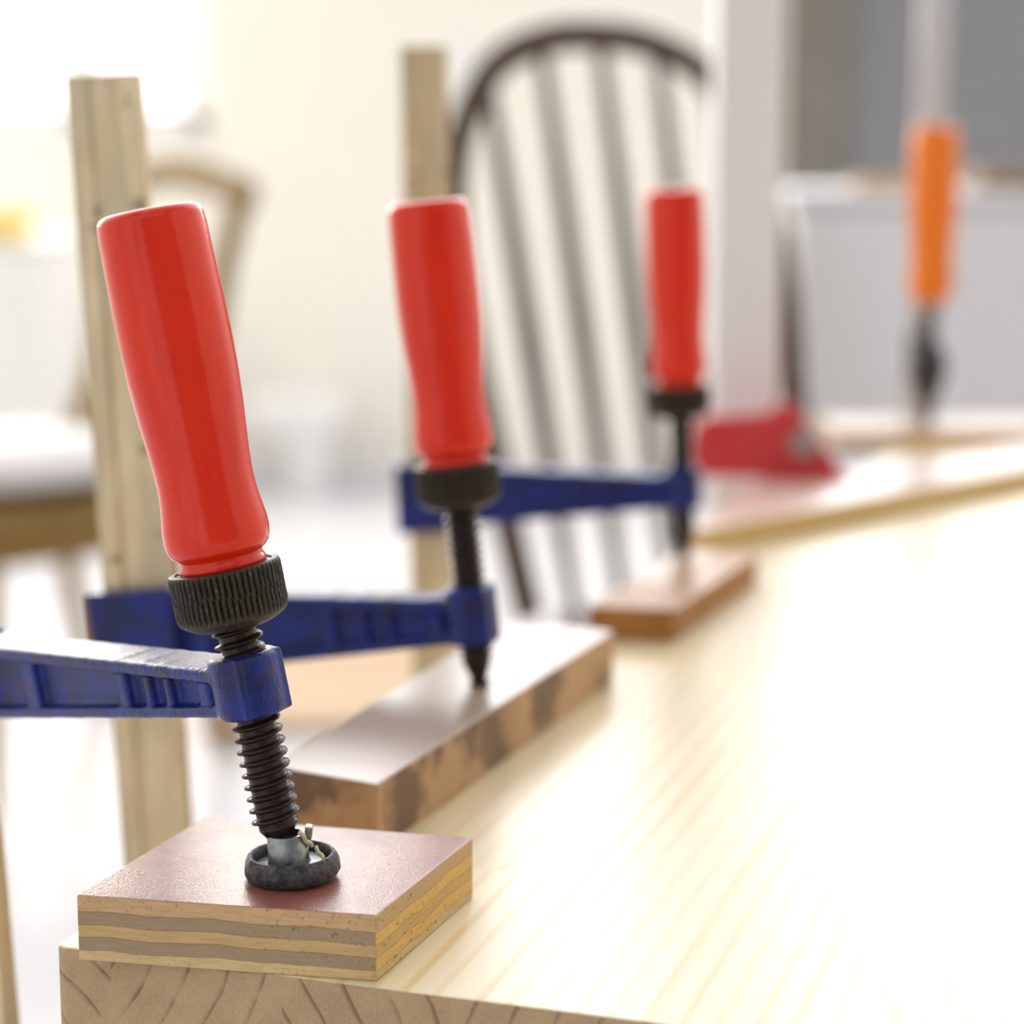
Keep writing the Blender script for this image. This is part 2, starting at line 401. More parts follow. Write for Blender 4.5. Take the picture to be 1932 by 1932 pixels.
for (a, b, c_, d) in ((-1.5, 3.35, 0, 3.1), (4.95, YB, 0, 3.1), (3.35, 4.95, 0, 0.95), (3.35, 4.95, 2.55, 3.1)):
    box(bm, -3.2, -3.08, a, b, c_, d)
struct(link('wall_left', bm, M_WALL))
added_win3 = empty('added_side_window', (-3.14, 0, 0)); struct(added_win3)  # unseen window, added to house the fill light for the back wall
bm = bmesh.new()
for (a, b, c_, d) in ((3.35, 3.40, 0.95, 2.55), (4.90, 4.95, 0.95, 2.55), (3.35, 4.95, 0.95, 1.0), (3.35, 4.95, 2.50, 2.55), (4.12, 4.17, 0.95, 2.55)):
    box(bm, -0.03, 0.03, a, b, c_, d)
bevel(link('window_frame', bm, M_WHITE, added_win3), 0.004)
for (a, b) in ((3.40, 4.12), (4.17, 4.90)):
    bm = bmesh.new(); box(bm, -0.003, 0.003, a, b, 1.0, 2.5); link('window_pane', bm, M_GLASS, added_win3)
bm = bmesh.new(); box(bm, 3.08, 3.2, -1.5, YB, 0, 3.1); struct(link('wall_right', bm, M_WALL))
bm = bmesh.new()
box(bm, -3.08, 0.66, YB - 0.014, YB, 0.0, 0.09)
o = struct(link('baseboard_back', bm, M_WHITE)); bevel(o, 0.004)
# window: frame, mullions, sill, panes
win = empty('window_1', (0, YB + 0.06, 0)); struct(win)
bm = bmesh.new()
for (a, b, c_, d) in ((WX0, WX0 + 0.06, WZ0, WZ1), (WX1 - 0.06, WX1, WZ0, WZ1), (WX0, WX1, WZ0, WZ0 + 0.05), (WX0, WX1, WZ1 - 0.06, WZ1),
                      (-1.15, -1.06, WZ0, WZ1), (-2.0, -1.92, WZ0, WZ1)):
    box(bm, a, b, -0.03, 0.03, c_, d)
bevel(link('window_frame', bm, M_WHITE, win), 0.004)
for (a, b) in ((WX0 + 0.06, -2.0), (-1.92, -1.15), (-1.06, WX1 - 0.06)):
    bm = bmesh.new(); box(bm, a, b, -0.003, 0.003, WZ0 + 0.05, WZ1 - 0.06); link('window_pane', bm, M_GLASS, win)
bm = bmesh.new(); box(bm, WX0 + 0.002, WX1 - 0.002, -0.085, 0.02, WZ0 - 0.035, WZ0)
bevel(link('window_sill', bm, M_WHITE, win), 0.006)
added_win2 = empty('added_high_window', (0, YB + 0.06, 0)); struct(added_win2)  # unseen window, added to give the board something bright to reflect
bm = bmesh.new()
for (a, b, c_, d) in ((-0.70, -0.65, 1.48, 3.0), (2.85, 2.9, 1.48, 3.0), (-0.7, 2.9, 1.48, 1.53), (-0.7, 2.9, 2.95, 3.0), (0.60, 0.65, 1.48, 3.0), (1.75, 1.80, 1.48, 3.0)):
    box(bm, a, b, -0.03, 0.03, c_, d)
bevel(link('window_frame', bm, M_WHITE, added_win2), 0.004)
for (a, b) in ((-0.65, 0.60), (0.65, 1.75), (1.80, 2.85)):
    bm = bmesh.new(); box(bm, a, b, -0.003, 0.003, 1.53, 2.95); link('window_pane', bm, M_GLASS, added_win2)
# grey steel door at the right of the back wall
dr = empty('door_1', (0, YB + 0.05, 0)); struct(dr)
bm = bmesh.new(); box(bm, 0.85, 2.54, -0.03, 0.02, 0.02, 1.40); bevel(link('door_leaf', bm, M_GREYDOOR, dr), 0.004)
bm = bmesh.new(); box(bm, 0.69, 0.85, -0.06, 0.04, 0.0, 1.46); box(bm, 2.54, 2.6, -0.06, 0.04, 0, 1.46); box(bm, 0.85, 2.54, -0.06, 0.04, 1.40, 1.46)
bevel(link('door_frame', bm, M_BROWNGREY, dr), 0.004)

# white painted post between the bench and the chair
bm = bmesh.new(); box(bm, 0.1420, 0.1895, 1.50, 1.545, 0.0, 3.0)
post = link('white_post', bm, M_POST); bevel(post, 0.004, 3)
tag(post, 'white painted upright post standing on the floor just left of the grey door', 'post')

# ================================================================ BENCH AND PINE PANEL
ZT = 0.62; TH = 0.045
P0 = V((-0.1365, 0.5985, 0)); ex = V((0.951, -0.309, 0)).normalized(); ey = V((0.3768, 0.9263, 0)).normalized()
panel_frame = Matrix(((ex.x, ey.x, 0, P0.x), (ex.y, ey.y, 0, P0.y), (0, 0, 1, ZT), (0, 0, 0, 1)))
# panel is built square in its own space, axes: x = front edge, y = grain
def P(u, v): return (P0 + ex * u + ey * v)
bm = bmesh.new()
Lx, Ly = 0.92, 1.42
vs = [(0, 0), (Lx, 0), (Lx, Ly), (0, Ly)]
rot = math.atan2(ex.y, ex.x)
Rm = Matrix.Rotation(-rot, 3, 'Z')
loc = [Rm @ (ex * u + ey * v) for (u, v) in vs]
# little rounding of the near left corner
r = 0.004
pts = [loc[0] + (loc[3] - loc[0]).normalized() * r * 1.4, loc[0] + (loc[3] - loc[0]).normalized() * r * 0.4 + V((r * 0.3, 0, 0)), loc[0] + V((r, 0, 0)), loc[1], loc[2], loc[3]]
pts = pts[::1]
lo = prism(bm, pts, -TH, 0.0, 0, 0)
bm.normal_update()
for f in bm.faces:
    if abs(f.normal.z) < 0.5 and f.normal.y < -0.6: f.material_index = 1
panel = link('pine_panel', bm, [M_PINE, M_END]); panel.location = (P0.x, P0.y, ZT); panel.rotation_euler = (0, 0, rot)
bevel(panel, 0.0009, 2)
tag(panel, 'pale edge-glued pine board filling the right side, three clamps along its left edge', 'wooden board')

# workbench below the panel
bench = empty('workbench', (0, 0, 0))
tag(bench, 'wooden workbench standing under the pale pine board', 'workbench')
bm = bmesh.new()
prism(bm, [P(0.006, 0.012)[:2], P(0.90, 0.012)[:2], P(0.90, 1.40)[:2], P(0.006, 1.40)[:2]], ZT - TH - 0.040, ZT - TH)
bevel(link('bench_top', bm, M_BENCH, bench), 0.003)
for (u, v) in ((0.22, 0.10), (0.80, 0.10), (0.80, 1.29), (0.24, 1.29)):
    p = P(u, v); bm = bmesh.new(); box(bm, p.x - 0.035, p.x + 0.035, p.y - 0.035, p.y + 0.035, 0, ZT - TH - 0.040)
    bevel(link('leg', bm, M_BENCH, bench), 0.004)

# ---- the clamping blocks
def block(name, corners, z0, z1, mtop, mside, bw=0.0008, end=None):
    ctr = sum((V((c[0], c[1], 0)) for c in corners), V()) / len(corners)
    ang = math.atan2(corners[1][1] - corners[0][1], corners[1][0] - corners[0][0])
    R2 = Matrix.Rotation(-ang, 3, 'Z')
    pts = [R2 @ (V((c[0], c[1], 0)) - ctr) for c in corners]
    bm = bmesh.new(); prism(bm, pts, 0, z1 - z0, 1, 0)
    o = link(name, bm, [mtop, mside]); o.location = (ctr.x, ctr.y, z0); o.rotation_euler = (0, 0, ang)
    bevel(o, bw, 2); return o
b1 = block('plywood_block', [(-0.1262, 0.5875), (-0.0384, 0.5708), (-0.0123, 0.6405), (-0.0998, 0.6612)], ZT, ZT + 0.0197, M_FILM, M_PLY, 0.0005)
b1.data.materials.append(M_PLY_LONG_BOUNCE)
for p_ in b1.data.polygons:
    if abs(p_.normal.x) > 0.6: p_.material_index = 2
tag(b1, 'small square plywood block with reddish veneer top, under the nearest clamp', 'wood block')
b2 = block('wood_block', [(-0.0843, 0.7072), (-0.045, 0.6850), (0.0452, 0.9197), (-0.0002, 0.9461)], ZT, ZT + 0.0235, M_BLOCK2_TOP, M_BLOCK2_SIDE)
tag(b2, 'long grey-brown wood block with rough dark-stained side, under the second clamp', 'wood block')
b3 = block('wood_block', [(0.0370, 1.0060), (0.0780, 0.9985), (0.1350, 1.145), (0.0945, 1.160)], ZT, ZT + 0.0165, M_BLOCK3_TOP, M_BLOCK3_SIDE)
tag(b3, 'thin orange-brown wood block under the third, farthest red-handled clamp', 'wood block')
pa = block('wood_plank', [(0.099, 1.216), (0.565, 1.685), (0.49, 1.69), (0.168, 1.425)], ZT, ZT + 0.015, M_PLANK_TOP, M_PLANK_SIDE)
tag(pa, 'pinkish plank with yellow edge lying diagonally across the board behind the clamps', 'plank')
pb = block('wood_strip', [(0.262, 1.700), (0.78, 1.700), (0.78, 1.80), (0.262, 1.80)], ZT, ZT + 0.014, M_PLANK_TOP, M_STRIP_SIDE)
pb.location.x += 0.0

# ================================================================ CLAMPS
S = 1 / 6450.0        # metres per photographed pixel at the nearest clamp
def smoothstep(a, b, x):
    x = min(1, max(0, (x - a) / (b - a))); return x * x * (3 - 2 * x)

def handle_bm(k=1.0, kl=1.0):
    ctrl = [(0, 78), (2, 83), (8, 84.5), (15, 82), (20, 78.5), (26, 79), (31, 86), (40, 94), (52, 98.5), (68, 100.5), (88, 100), (112, 96.5),
            (140, 92.5), (175, 91), (215, 92.5), (265, 96.5), (320, 101), (380, 104), (440, 105), (520, 104.5), (600, 103), (655, 101.5), (672, 100)]
    for i in range(1, 9):
        a = i / 8 * PI / 2
        ctrl.append((672 + 22 * math.sin(a), 78 + 22 * math.cos(a)))
    ctrl += [(695.5, 60), (696, 20), (696, 2)]
    prof = [(z * S * kl, r * S * k) for z, r in ctrl]
    bm = bmesh.new(); lathe(bm, prof, 96)
    return bm

def collar_bm():
    bm = bmesh.new()
    rnd = random.Random(3)
    N = 58; ph = rnd.random()
    amp = 0.00060
    def rf(z, a, r):
        zz = z / S
        if r < 95 * S: return r
        edge = smoothstep(22, 30, zz) * (1 - smoothstep(108, 112, zz))
        off = 0 if zz > 66 + 4 * math.sin(a * 5) + 3 * math.sin(a * 17) else 0.5
        s_ = math.cos(N * a + off * PI)
        g_ = max(0.0, s_) ** 2
        j = 0.00008 * math.sin(a * 211 + zz * 1.3) + 0.00006 * math.sin(a * 97 - zz * 2.1)
        return r - edge * (amp * (g_) * 1.4 + j)
    prof = [(0, 40), (0, 66), (3, 76), (8, 87), (14, 97), (20, 103), (26, 105.5), (32, 106.5), (40, 107), (50, 107), (58, 107), (62, 107), (66, 107), (70, 107), (76, 107),
            (86, 107), (96, 107), (106, 107), (110, 106.5), (114, 104.5), (115.5, 102), (115.5, 93), (112, 92), (112, 60)]
    lathe(bm, [(z * S, r * S) for z, r in prof], 464, rfun=rf)
    return bm

def screw_bm(z0, z1, tip):
    """right-handed trapezoid thread; z measured from the pad's underside"""
    bm = bmesh.new(); seg = 48; pitch = 23.0 * S; R0, R1 = 36.5 * S, 48 * S
    dz = pitch / 10; n = int((z1 - z0) / dz)
    rings = []
    for i in range(n + 1):
        z = z0 + (z1 - z0) * i / n; ring = []
        for k in range(seg):
            a = 2 * PI * k / seg
            ph = ((z / pitch - a / (2 * PI)) % 1.0)
            h = smoothstep(0.16, 0.36, ph) * (1 - smoothstep(0.50, 0.70, ph))
            rr = R0 + (R1 - R0) * h
            if z < z0 + tip: 
                q = (z - z0) / tip; lim = (25 + 24 * q) * S if tip < 60 * S else (13 + 35 * q ** 0.9) * S
                rr = min(rr, lim)
            ring.append(bm.verts.new((rr * math.cos(a), rr * math.sin(a), z)))
        rings.append(ring)
    for i in range(n):
        for k in range(seg):
            bm.faces.new([rings[i][k], rings[i][(k + 1) % seg], rings[i + 1][(k + 1) % seg], rings[i + 1][k]])
    bm.faces.new(rings[0][::-1]); bm.faces.new(rings[-1])
    return bm

def arm_bm(L, ks=1.0):
    """cast arm: x from the boss (0) to the bar (-L); z along the screw"""
    bm = bmesh.new()
    hs = 0.0095
    lathe(bm, [(-hs, 0.0096), (-hs + 0.0012, 0.0106), (hs - 0.0012, 0.0106), (hs, 0.0096)], 40)
    # squared cheeks of the boss
    box(bm, -0.006, 0.0085, -0.0085, 0.0085, -hs + 0.0004, hs - 0.0004)
    def bar_(x0, x1, a0, a1, b0, b1, hy):                   # tapered piece between x0 and x1 with z ranges a and b
        vs = [bm.verts.new(p) for p in ((x0, -hy, a0), (x0, hy, a0), (x0, hy, a1), (x0, -hy, a1), (x1, -hy, b0), (x1, hy, b0), (x1, hy, b1), (x1, -hy, b1))]
        for q in ((0, 1, 2, 3), (7, 6, 5, 4), (0, 4, 5, 1), (1, 5, 6, 2), (2, 6, 7, 3), (3, 7, 4, 0)): bm.faces.new([vs[i] for i in q])
    XB = -L + 0.017
    def zt(x): return 0.0060 + (-x / L) * 0.0090
    def zb(x): return -0.0085 - (-x / L) * 0.0050
    # web
    bar_(-0.008, XB, zb(0), zt(0), zb(XB), zt(XB), 0.0042)
    # flanges
    bar_(-0.007, XB, zt(0) - 0.0040, zt(0), zt(XB) - 0.0045, zt(XB), 0.0088)
    bar_(-0.007, XB, zb(0), zb(0) + 0.0034, zb(XB), zb(XB) + 0.0038, 0.0088)
    for x, q in ((-0.0135, 0.0030), (-0.0325, 0.0018), (-0.0435, 0.0018), (-0.0575, 0.0028), (-0.113, 0.0040)):    # ribs between pockets
        bar_(x + q, x - q, zb(x), zt(x), zb(x), zt(x), 0.0070)
    # sliding sleeve round the bar
    box(bm, -L - 0.019, -L - 0.0138, -0.0105, 0.0105, -0.0150, 0.0155)
    box(bm, -L + 0.0138, -L + 0.019, -0.0105, 0.0105, -0.0150, 0.0155)
    box(bm, -L - 0.019, -L + 0.019, -0.0105, -0.0050, -0.0150, 0.0155)
    box(bm, -L - 0.019, -L + 0.019, 0.0050, 0.0105, -0.0150, 0.0155)
    for v in bm.verts: v.co.z *= ks * (1 + (0.10 * (-v.co.x / L) if ks > 1 and v.co.z < 0 else 0))
    return bm

def add_remesh(o, vox=0.0006):
    m = o.modifiers.new('remesh', 'REMESH'); m.mode = 'VOXEL'; m.voxel_size = vox; m.use_smooth_shade = True
    s = o.modifiers.new('smooth', 'SMOOTH'); s.factor = 0.5; s.iterations = 18

def bar_bm(z0, z1, a=0.0130):
    """flat steel bar with a shallow groove down each wide face and a peened stop near the top"""
    bm = bmesh.new(); b, g_, d = 0.0034, 0.0052, 0.0012
    pts = [(-a, -b), (-g_ - 0.001, -b), (-g_, -b + d), (g_, -b + d), (g_ + 0.001, -b), (a, -b), (a, b), (g_ + 0.001, b), (g_, b - d), (-g_, b - d), (-g_ - 0.001, b), (-a, b)]
    lo = [bm.verts.new((x, y, z0)) for x, y in pts]; hi = [bm.verts.new((x, y, z1)) for x, y in pts]; n = len(pts)
    for i in range(n): bm.faces.new([lo[i], lo[(i + 1) % n], hi[(i + 1) % n], hi[i]])
    bm.faces.new(hi); bm.faces.new(lo[::-1])
    return bm

SHARED = {}
def shared(key, fn):
    if key not in SHARED: SHARED[key] = fn()
    return SHARED[key]

def part_from(name, me_key, fn, m, parent, Mx, smooth=True, angle=None):
    if me_key not in SHARED:
        bm = fn(); me = bpy.data.meshes.new(name); bm.normal_update(); bm.to_mesh(me); bm.free(); me.materials.append(m)
        for p in me.polygons: p.use_smooth = smooth
        if angle: me.set_sharp_from_angle(angle=math.radians(angle))
        SHARED[me_key] = me
    o = bpy.data.objects.new(name, SHARED[me_key]); C.objects.link(o); o.parent = parent
    o.matrix_local = Mx; return o

def make_clamp(foot, lean, azim, boss, L, bar_top, bar_bottom, bar_lean, label, cup, group, mh=None, hk=(1, 1), ztop=0.0721, barmat=None, bw=0.0130, ks=1.0):
    """foot: point the screw presses; lean: (dx, dy) per unit height of the screw; azim: horizontal direction to the bar"""
    root = empty('bar_clamp', foot); tag(root, label, 'clamp', group)
    zax = V((lean[0], lean[1], 1)).normalized()
    az = V((azim[0], azim[1], 0)).normalized()
    xax = -(az - zax * az.dot(zax)).normalized()        # local +x points away from the bar
    yax = zax.cross(xax)
    Rm = Matrix((xax, yax, zax)).transposed().to_4x4()
    def at(s_): return Matrix.Translation(zax * s_) @ Rm
    # threaded screw
    s0 = 0.0128 if cup else 0.0
    tip = 34 * S if cup else 92 * S
    key = 'screw%s%.4f' % (cup, ztop)
    part_from('screw', key, lambda: screw_bm(s0, ztop + 0.006, tip), M_SCREW, root, Rm)
    part_from('collar', 'collar', collar_bm, M_COLLAR, root, at(ztop), True, 40)
    part_from('handle', 'handle%s%s' % hk, lambda: handle_bm(*hk), mh or M_RED, root, at(ztop + 0.0173))
    # arm
    a_ = bpy.data.objects.get('__none__')
    me_key = 'arm%.4f' % L
    if me_key not in SHARED:
        bm = arm_bm(L, ks); me = bpy.data.meshes.new('arm'); bm.normal_update(); bm.to_mesh(me); bm.free(); me.materials.append(M_BLUE); SHARED[me_key] = me
    arm = bpy.data.objects.new('arm', SHARED[me_key]); C.objects.link(arm); arm.parent = root; arm.matrix_local = at(boss)
    add_remesh(arm)
    # bar through the sleeve
    bc = zax * boss - xax * L                              # point of the bar in the sleeve (root space)
    bz = V((bar_lean[0], bar_lean[1], 1)).normalized()
    bx = -(az - bz * az.dot(bz)).normalized(); by = bz.cross(bx)
    Bm = Matrix.Translation(bc) @ Matrix((bx, by, bz)).transposed().to_4x4()
    bm = bar_bm(bar_bottom - foot[2] - bc.z, bar_top - foot[2] - bc.z, bw)
    bar = link('bar', bm, barmat or M_BAR, root); bar.matrix_local = Bm; bevel(bar, 0.0005, 2)
    bm = bmesh.new(); h_ = bar_top - foot[2] - bc.z
    lathe(bm, [(-0.0046, 0.0022), (-0.0040, 0.0030), (0.0040, 0.0030), (0.0046, 0.0022)], 16, Matrix.Translation((0.0085, 0, h_ - 0.010)) @ Matrix.Rotation(PI / 2, 4, 'X'))
    st = link('stop_pin', bm, barmat or M_BAR, root, True, 40); st.matrix_local = Bm
    # fixed jaw below the board
    jb = bc + bz * ((bar_bottom + 0.014 - foot[2]) - bc.z)
    jz = ZT - TH - 0.040 - foot[2]
    bm = bmesh.new()
    tox = -bx
    Lj = (V((0, 0, 0)) - jb).dot(bx)
    Jm = Matrix.Translation((jb.x, jb.y, jz)) @ Matrix((V((bx.x, bx.y, 0)).normalized(), V((0, 0, 1)).cross(V((bx.x, bx.y, 0)).normalized()), V((0, 0, 1)))).transposed().to_4x4()
    box(bm, -0.019, 0.019, -0.0105, 0.0105, -0.040, -0.006)
    box(bm, 0.012, Lj + 0.004, -0.0045, 0.0045, -0.028, -0.008)
    box(bm, 0.012, Lj + 0.004, -0.0085, 0.0085, -0.028, -0.0245)
    lathe(bm, [(-0.027, 0.009), (-0.0003, 0.0120)], 32, Matrix.Translation((Lj, 0, 0)))
    jaw = link('fixed_jaw', bm, M_BLUE, root); jaw.matrix_local = Jm; bevel(jaw, 0.001, 2)
    if cup:
        # swivel pad: neck and cupped foot, nearly flat on the block
        bm = bmesh.new()
        prof = [(0.0006, 0.002), (0.0000, 0.0110), (0.0004, 0.0134), (0.0022, 0.0143), (0.0048, 0.0139), (0.0064, 0.01325), (0.0071, 0.0127), (0.0071, 0.0120), (0.0064, 0.0115), (0.0036, 0.0113), (0.0034, 0.0104), (0.0034, 0.004)]
        def rf(z, a, r_):
            return r_ * (1 + 0.008 * math.sin(5 * a + 1) + 0.006 * math.sin(11 * a) + (0.006 * math.sin(23 * a + z * 900)))
        lathe(bm, prof, 96, Matrix.Rotation(math.radians(-1.5), 4, 'Y') @ Matrix.Translation((0.0012, 0, 0.0003)), rf, True)
        pad = link('swivel_pad', bm, M_PAD, root, True, 50)
        bm = bmesh.new()
        lathe(bm, [(0.0030, 0.0105), (0.0046, 0.0104), (0.0047, 0.0064), (0.0056, 0.0061), (0.0130, 0.0060), (0.0135, 0.0057), (0.0135, 0.0044), (0.0100, 0.0042)], 48,
              Matrix.Translation((0.0006, 0, 0)) @ Matrix.Rotation(math.radians(-3.5), 4, 'Y'))
        link('neck', bm, M_ZINC, pad, True, 40)['label'] = 'grey zinc neck of the pad'
        # crimped tab and a dry splinter of glue beside the neck
        bm = bmesh.new()
        box(bm, -0.0011, 0.0011, -0.0020, 0.0020, 0.0, 0.0042, Matrix.Translation((0.0058, 0.0015, 0.0112)) @ Matrix.Rotation(0.12, 4, 'Y'))
        bevel(link('crimp_tab', bm, M_ZINC, pad), 0.0004)
        bm = bmesh.new()
        sweep(bm, catmull([V(p) for p in ((0.0036, -0.0042, 0.0152), (0.0050, -0.0040, 0.0140), (0.0056, -0.0030, 0.0120), (0.0068, -0.0014, 0.0108), (0.0072, -0.0010, 0.0098))], 4), 0.0007, 0.0009, V((0, 1, 0)), 8)
        sweep(bm, catmull([V(p) for p in ((0.0082, 0.0020, 0.0084), (0.0090, -0.0005, 0.0076), (0.0102, -0.0015, 0.0070), (0.0108, -0.0032, 0.0064))], 4), 0.0006, 0.0008, V((0, 0, 1)), 8)
        link('dried_glue', bm, mat('dry_glue', (0.62, 0.52, 0.34), 0.6), pad, True)
    else:
        bm = bmesh.new()
        lathe(bm, [(0.0, 0.0030), (0.0003, 0.0040), (0.0018, 0.0042), (0.0026, 0.0030), (0.0040, 0.0022)], 24)
        link('tip', bm, M_SCREW, root, True, 40)
    return root

GR = 'red-handled bar clamps along the board edge'
make_clamp((-0.0664, 0.6035, ZT + 0.0197), (-0.192, 0.045), (-0.70, 0.71), 0.0595, 0.171, 0.688, 0.460, (-0.046, 0),
           'nearest and largest bar clamp with red wooden handle, sharp in focus on the plywood block', True, GR, ztop=0.0770, hk=(1, 0.98))
make_clamp((-0.0129, 0.8215, ZT + 0.0235), (-0.104, 0.02), (-0.97, 0.24), 0.0290, 0.1415, 0.883, 0.465, (-0.040, 0),
           'middle red-handled bar clamp pressing the long grey-brown block', False, GR, ztop=0.0716, hk=(1, 0.955), bw=0.0152, ks=1.22)
make_clamp((0.0940, 1.1400, ZT + 0.0165), (-0.040, 0.0), (-0.995, 0.05), 0.0375, 0.1365, 0.909, 0.465, (-0.012, 0),
           'farthest red-handled bar clamp, standing on the thin orange-brown block', False, GR, ztop=0.0755, hk=(1, 0.98), bw=0.0125, ks=1.18)

# ---- orange-handled clamp, seen end-on
of = V((0.3430, 1.745, ZT + 0.014))
oc = empty('bar_clamp', of); tag(oc, 'blurred clamp with orange handle and pale steel bar at upper right', 'clamp')
Z1 = 0.1005
bm = handle_bm(1.22, 1.32); o = link('handle', bm, M_ORANGE, oc, True); o.matrix_local = Matrix.Translation((0, 0, Z1))
bm = bmesh.new(); lathe(bm, [(0.092, 0.006), (0.093, 0.0095), (0.100, 0.0115), (Z1, 0.0115)], 32); link('ferrule', bm, M_ZINC, oc, True, 40)
bm = screw_bm(0.0, 0.0925, 62 * S); link('screw', bm, M_SCREW, oc, True)
bm = bmesh.new()
lathe(bm, [(0.018, 0.006), (0.024, 0.0100), (0.045, 0.0165), (0.060, 0.0135), (0.069, 0.0070)], 24)
odir = V((0.14, 0.99, 0)).normalized(); ang = math.atan2(odir.y, odir.x)
Ro = Matrix.Rotation(ang, 4, 'Z')
vs = box(bm, 0.0, 0.125, -0.008, 0.008, 0.026, 0.058, Ro)
box(bm, 0.118, 0.156, -0.0105, 0.0105, 0.022, 0.062, Ro)
bevel(link('arm', bm, M_DARK, oc), 0.002)
bm = bar_bm(-0.115, 0.62)
o = link('bar', bm, M_BARPALE, oc); o.matrix_local = Matrix.Translation(odir * 0.137) @ Matrix.Rotation(math.radians(0.6), 4, 'Y')
# the bar's wide side faces the camera on this clamp
o['label'] = 'pale steel bar rising behind the orange handle'; bevel(o, 0.0005)
bm = bmesh.new()
box(bm, 0.128, 0.150, -0.0105, 0.0105, -0.135, -0.098, Ro); box(bm, -0.010, 0.130, -0.006, 0.006, -0.116, -0.100, Ro)
bevel(link('fixed_jaw', bm, M_DARK, oc), 0.001)

# ---- red corner clamp on the diagonal plank
rc = empty('corner_clamp', (0.185, 1.44, ZT + 0.015), math.radians(-4)); tag(rc, 'red metal corner clamp with a round grey bolt, behind the farthest red-handled clamp', 'clamp')
def prof_plate(bm, pts, y0, y1):
    a = [bm.verts.new((x, y0, z)) for x, z in pts]; b = [bm.verts.new((x, y1, z)) for x, z in pts]; n = len(pts)
    bm.faces.new(a); bm.faces.new(b[::-1])
    for i in range(n): bm.faces.new([a[(i + 1) % n], a[i], b[i], b[(i + 1) % n]])
bm = bmesh.new()
prof_plate(bm, [(-0.058, 0.000), (0.042, 0.000), (0.037, 0.010), (0.020, 0.034), (0.006, 0.052), (-0.004, 0.050), (-0.010, 0.044), (-0.030, 0.042), (-0.054, 0.041), (-0.060, 0.036), (-0.064, 0.016)], -0.008, 0.008)
bevel(link('body', bm, M_REDMETAL, rc), 0.003, 3)
bm = bmesh.new(); box(bm, -0.012, 0.044, -0.018, 0.018, 0.0, 0.005); bevel(link('base_plate', bm, M_REDMETAL, rc), 0.0015)
bm = bmesh.new(); lathe(bm, [(-0.010, 0.0085), (0.004, 0.0100), (0.0065, 0.0085)], 24, Matrix.Translation((0.014, -0.010, 0.025)) @ Matrix.Rotation(PI / 2, 4, 'X'))
link('bolt', bm, M_BOLT, rc, True, 40)['label'] = 'round grey bolt head'

tag(pb, 'thin amber wood strip lying across the far end of the board, under the orange clamp', 'wood strip')

# ================================================================ CHAIRS
def chair_arch(loc, rz, mt):
    """arch-backed chair; local: back spans x, sitter faces -y, seat top z=0.41"""
    r_ = empty('spindle_chair', loc, rz)
    sz = 0.41; H = 0.565; W = 0.207; rake = 0.13
    def back(x, h): return V((x, 0.0 + rake * h / H, sz + h))
    # seat
    bm = bmesh.new(); pts = []
    for k in range(40):
        a = 2 * PI * k / 40; c_, s_ = math.cos(a), math.sin(a); e = 0.55
        pts.append((0.205 * math.copysign(abs(c_) ** e, c_) * (1.0 - 0.08 * s_), -0.165 + 0.19 * math.copysign(abs(s_) ** e, s_)))
    prism(bm, pts, sz - 0.032, sz); bevel(link('seat', bm, mt, r_), 0.008, 3)
    # arch
    ctrl = []
    for (x, h) in ((-0.86, 0.0), (-0.93, 0.12), (-1.0, 0.28), (-1.0, 0.38), (-0.90, 0.462), (-0.66, 0.528), (-0.34, 0.558), (0, 0.565),
                   (0.34, 0.558), (0.66, 0.528), (0.90, 0.462), (1.0, 0.38), (1.0, 0.28), (0.93, 0.12), (0.86, 0.0)):
        ctrl.append(back(x * W, h))
    bm = bmesh.new(); sweep(bm, catmull(ctrl, 6), 0.0165, 0.011, V((0, 1, 0)), 12)
    link('back_arch', bm, mt, r_, True, 50)
    for i, (xb, xt, ht) in enumerate(((-0.60, -0.70, 0.512), (-0.31, -0.36, 0.550), (0, 0, 0.560), (0.31, 0.36, 0.550), (0.60, 0.70, 0.512))):
        bm = bmesh.new()
        p = [back(W * (xb + (xt - xb) * q), ht * q) for q in (0, 0.25, 0.5, 0.75, 1)]
        sweep(bm, p, 0.0105, 0.006, V((0, 1, 0)), 10, radii=(0.75, 0.95, 1.15, 1.0, 0.8))
        link('back_slat', bm, mt, r_, True, 50)
    for (x, y, dx, dy) in ((-0.15, -0.30, -0.03, -0.03), (0.15, -0.30, 0.03, -0.03), (-0.14, -0.03, -0.03, 0.05), (0.14, -0.03, 0.03, 0.05)):
        bm = bmesh.new()
        p = [V((x + dx * q, y + dy * q, (sz - 0.03) * (1 - q))) for q in (0, 0.2, 0.4, 0.6, 0.8, 1)]
        sweep(bm, p, 0.017, 0.017, V((0, 1, 0)), 12, radii=(0.8, 1.05, 1.15, 1.0, 0.85, 0.75)); link('leg', bm, mt, r_, True, 50)
    for s_ in (-1, 1):
        bm = bmesh.new(); sweep(bm, [V((s_ * 0.165, -0.315, 0.19)), V((s_ * 0.163, -0.165, 0.185)), V((s_ * 0.155, -0.006, 0.19))], 0.009, 0.009, V((0, 0, 1)), 10)
        link('stretcher', bm, mt, r_, True)
    bm = bmesh.new(); sweep(bm, [V((-0.163, -0.165, 0.185)), V((0, -0.165, 0.185)), V((0.163, -0.165, 0.185))], 0.009, 0.009, V((0, 0, 1)), 10)
    link('stretcher', bm, mt, r_, True)
    return r_
c1 = chair_arch((0.163, 2.115, 0), math.radians(35), M_CHAIR)
tag(c1, 'dark wooden chair with arched back and vertical slats, behind the red-handled clamps', 'chair')

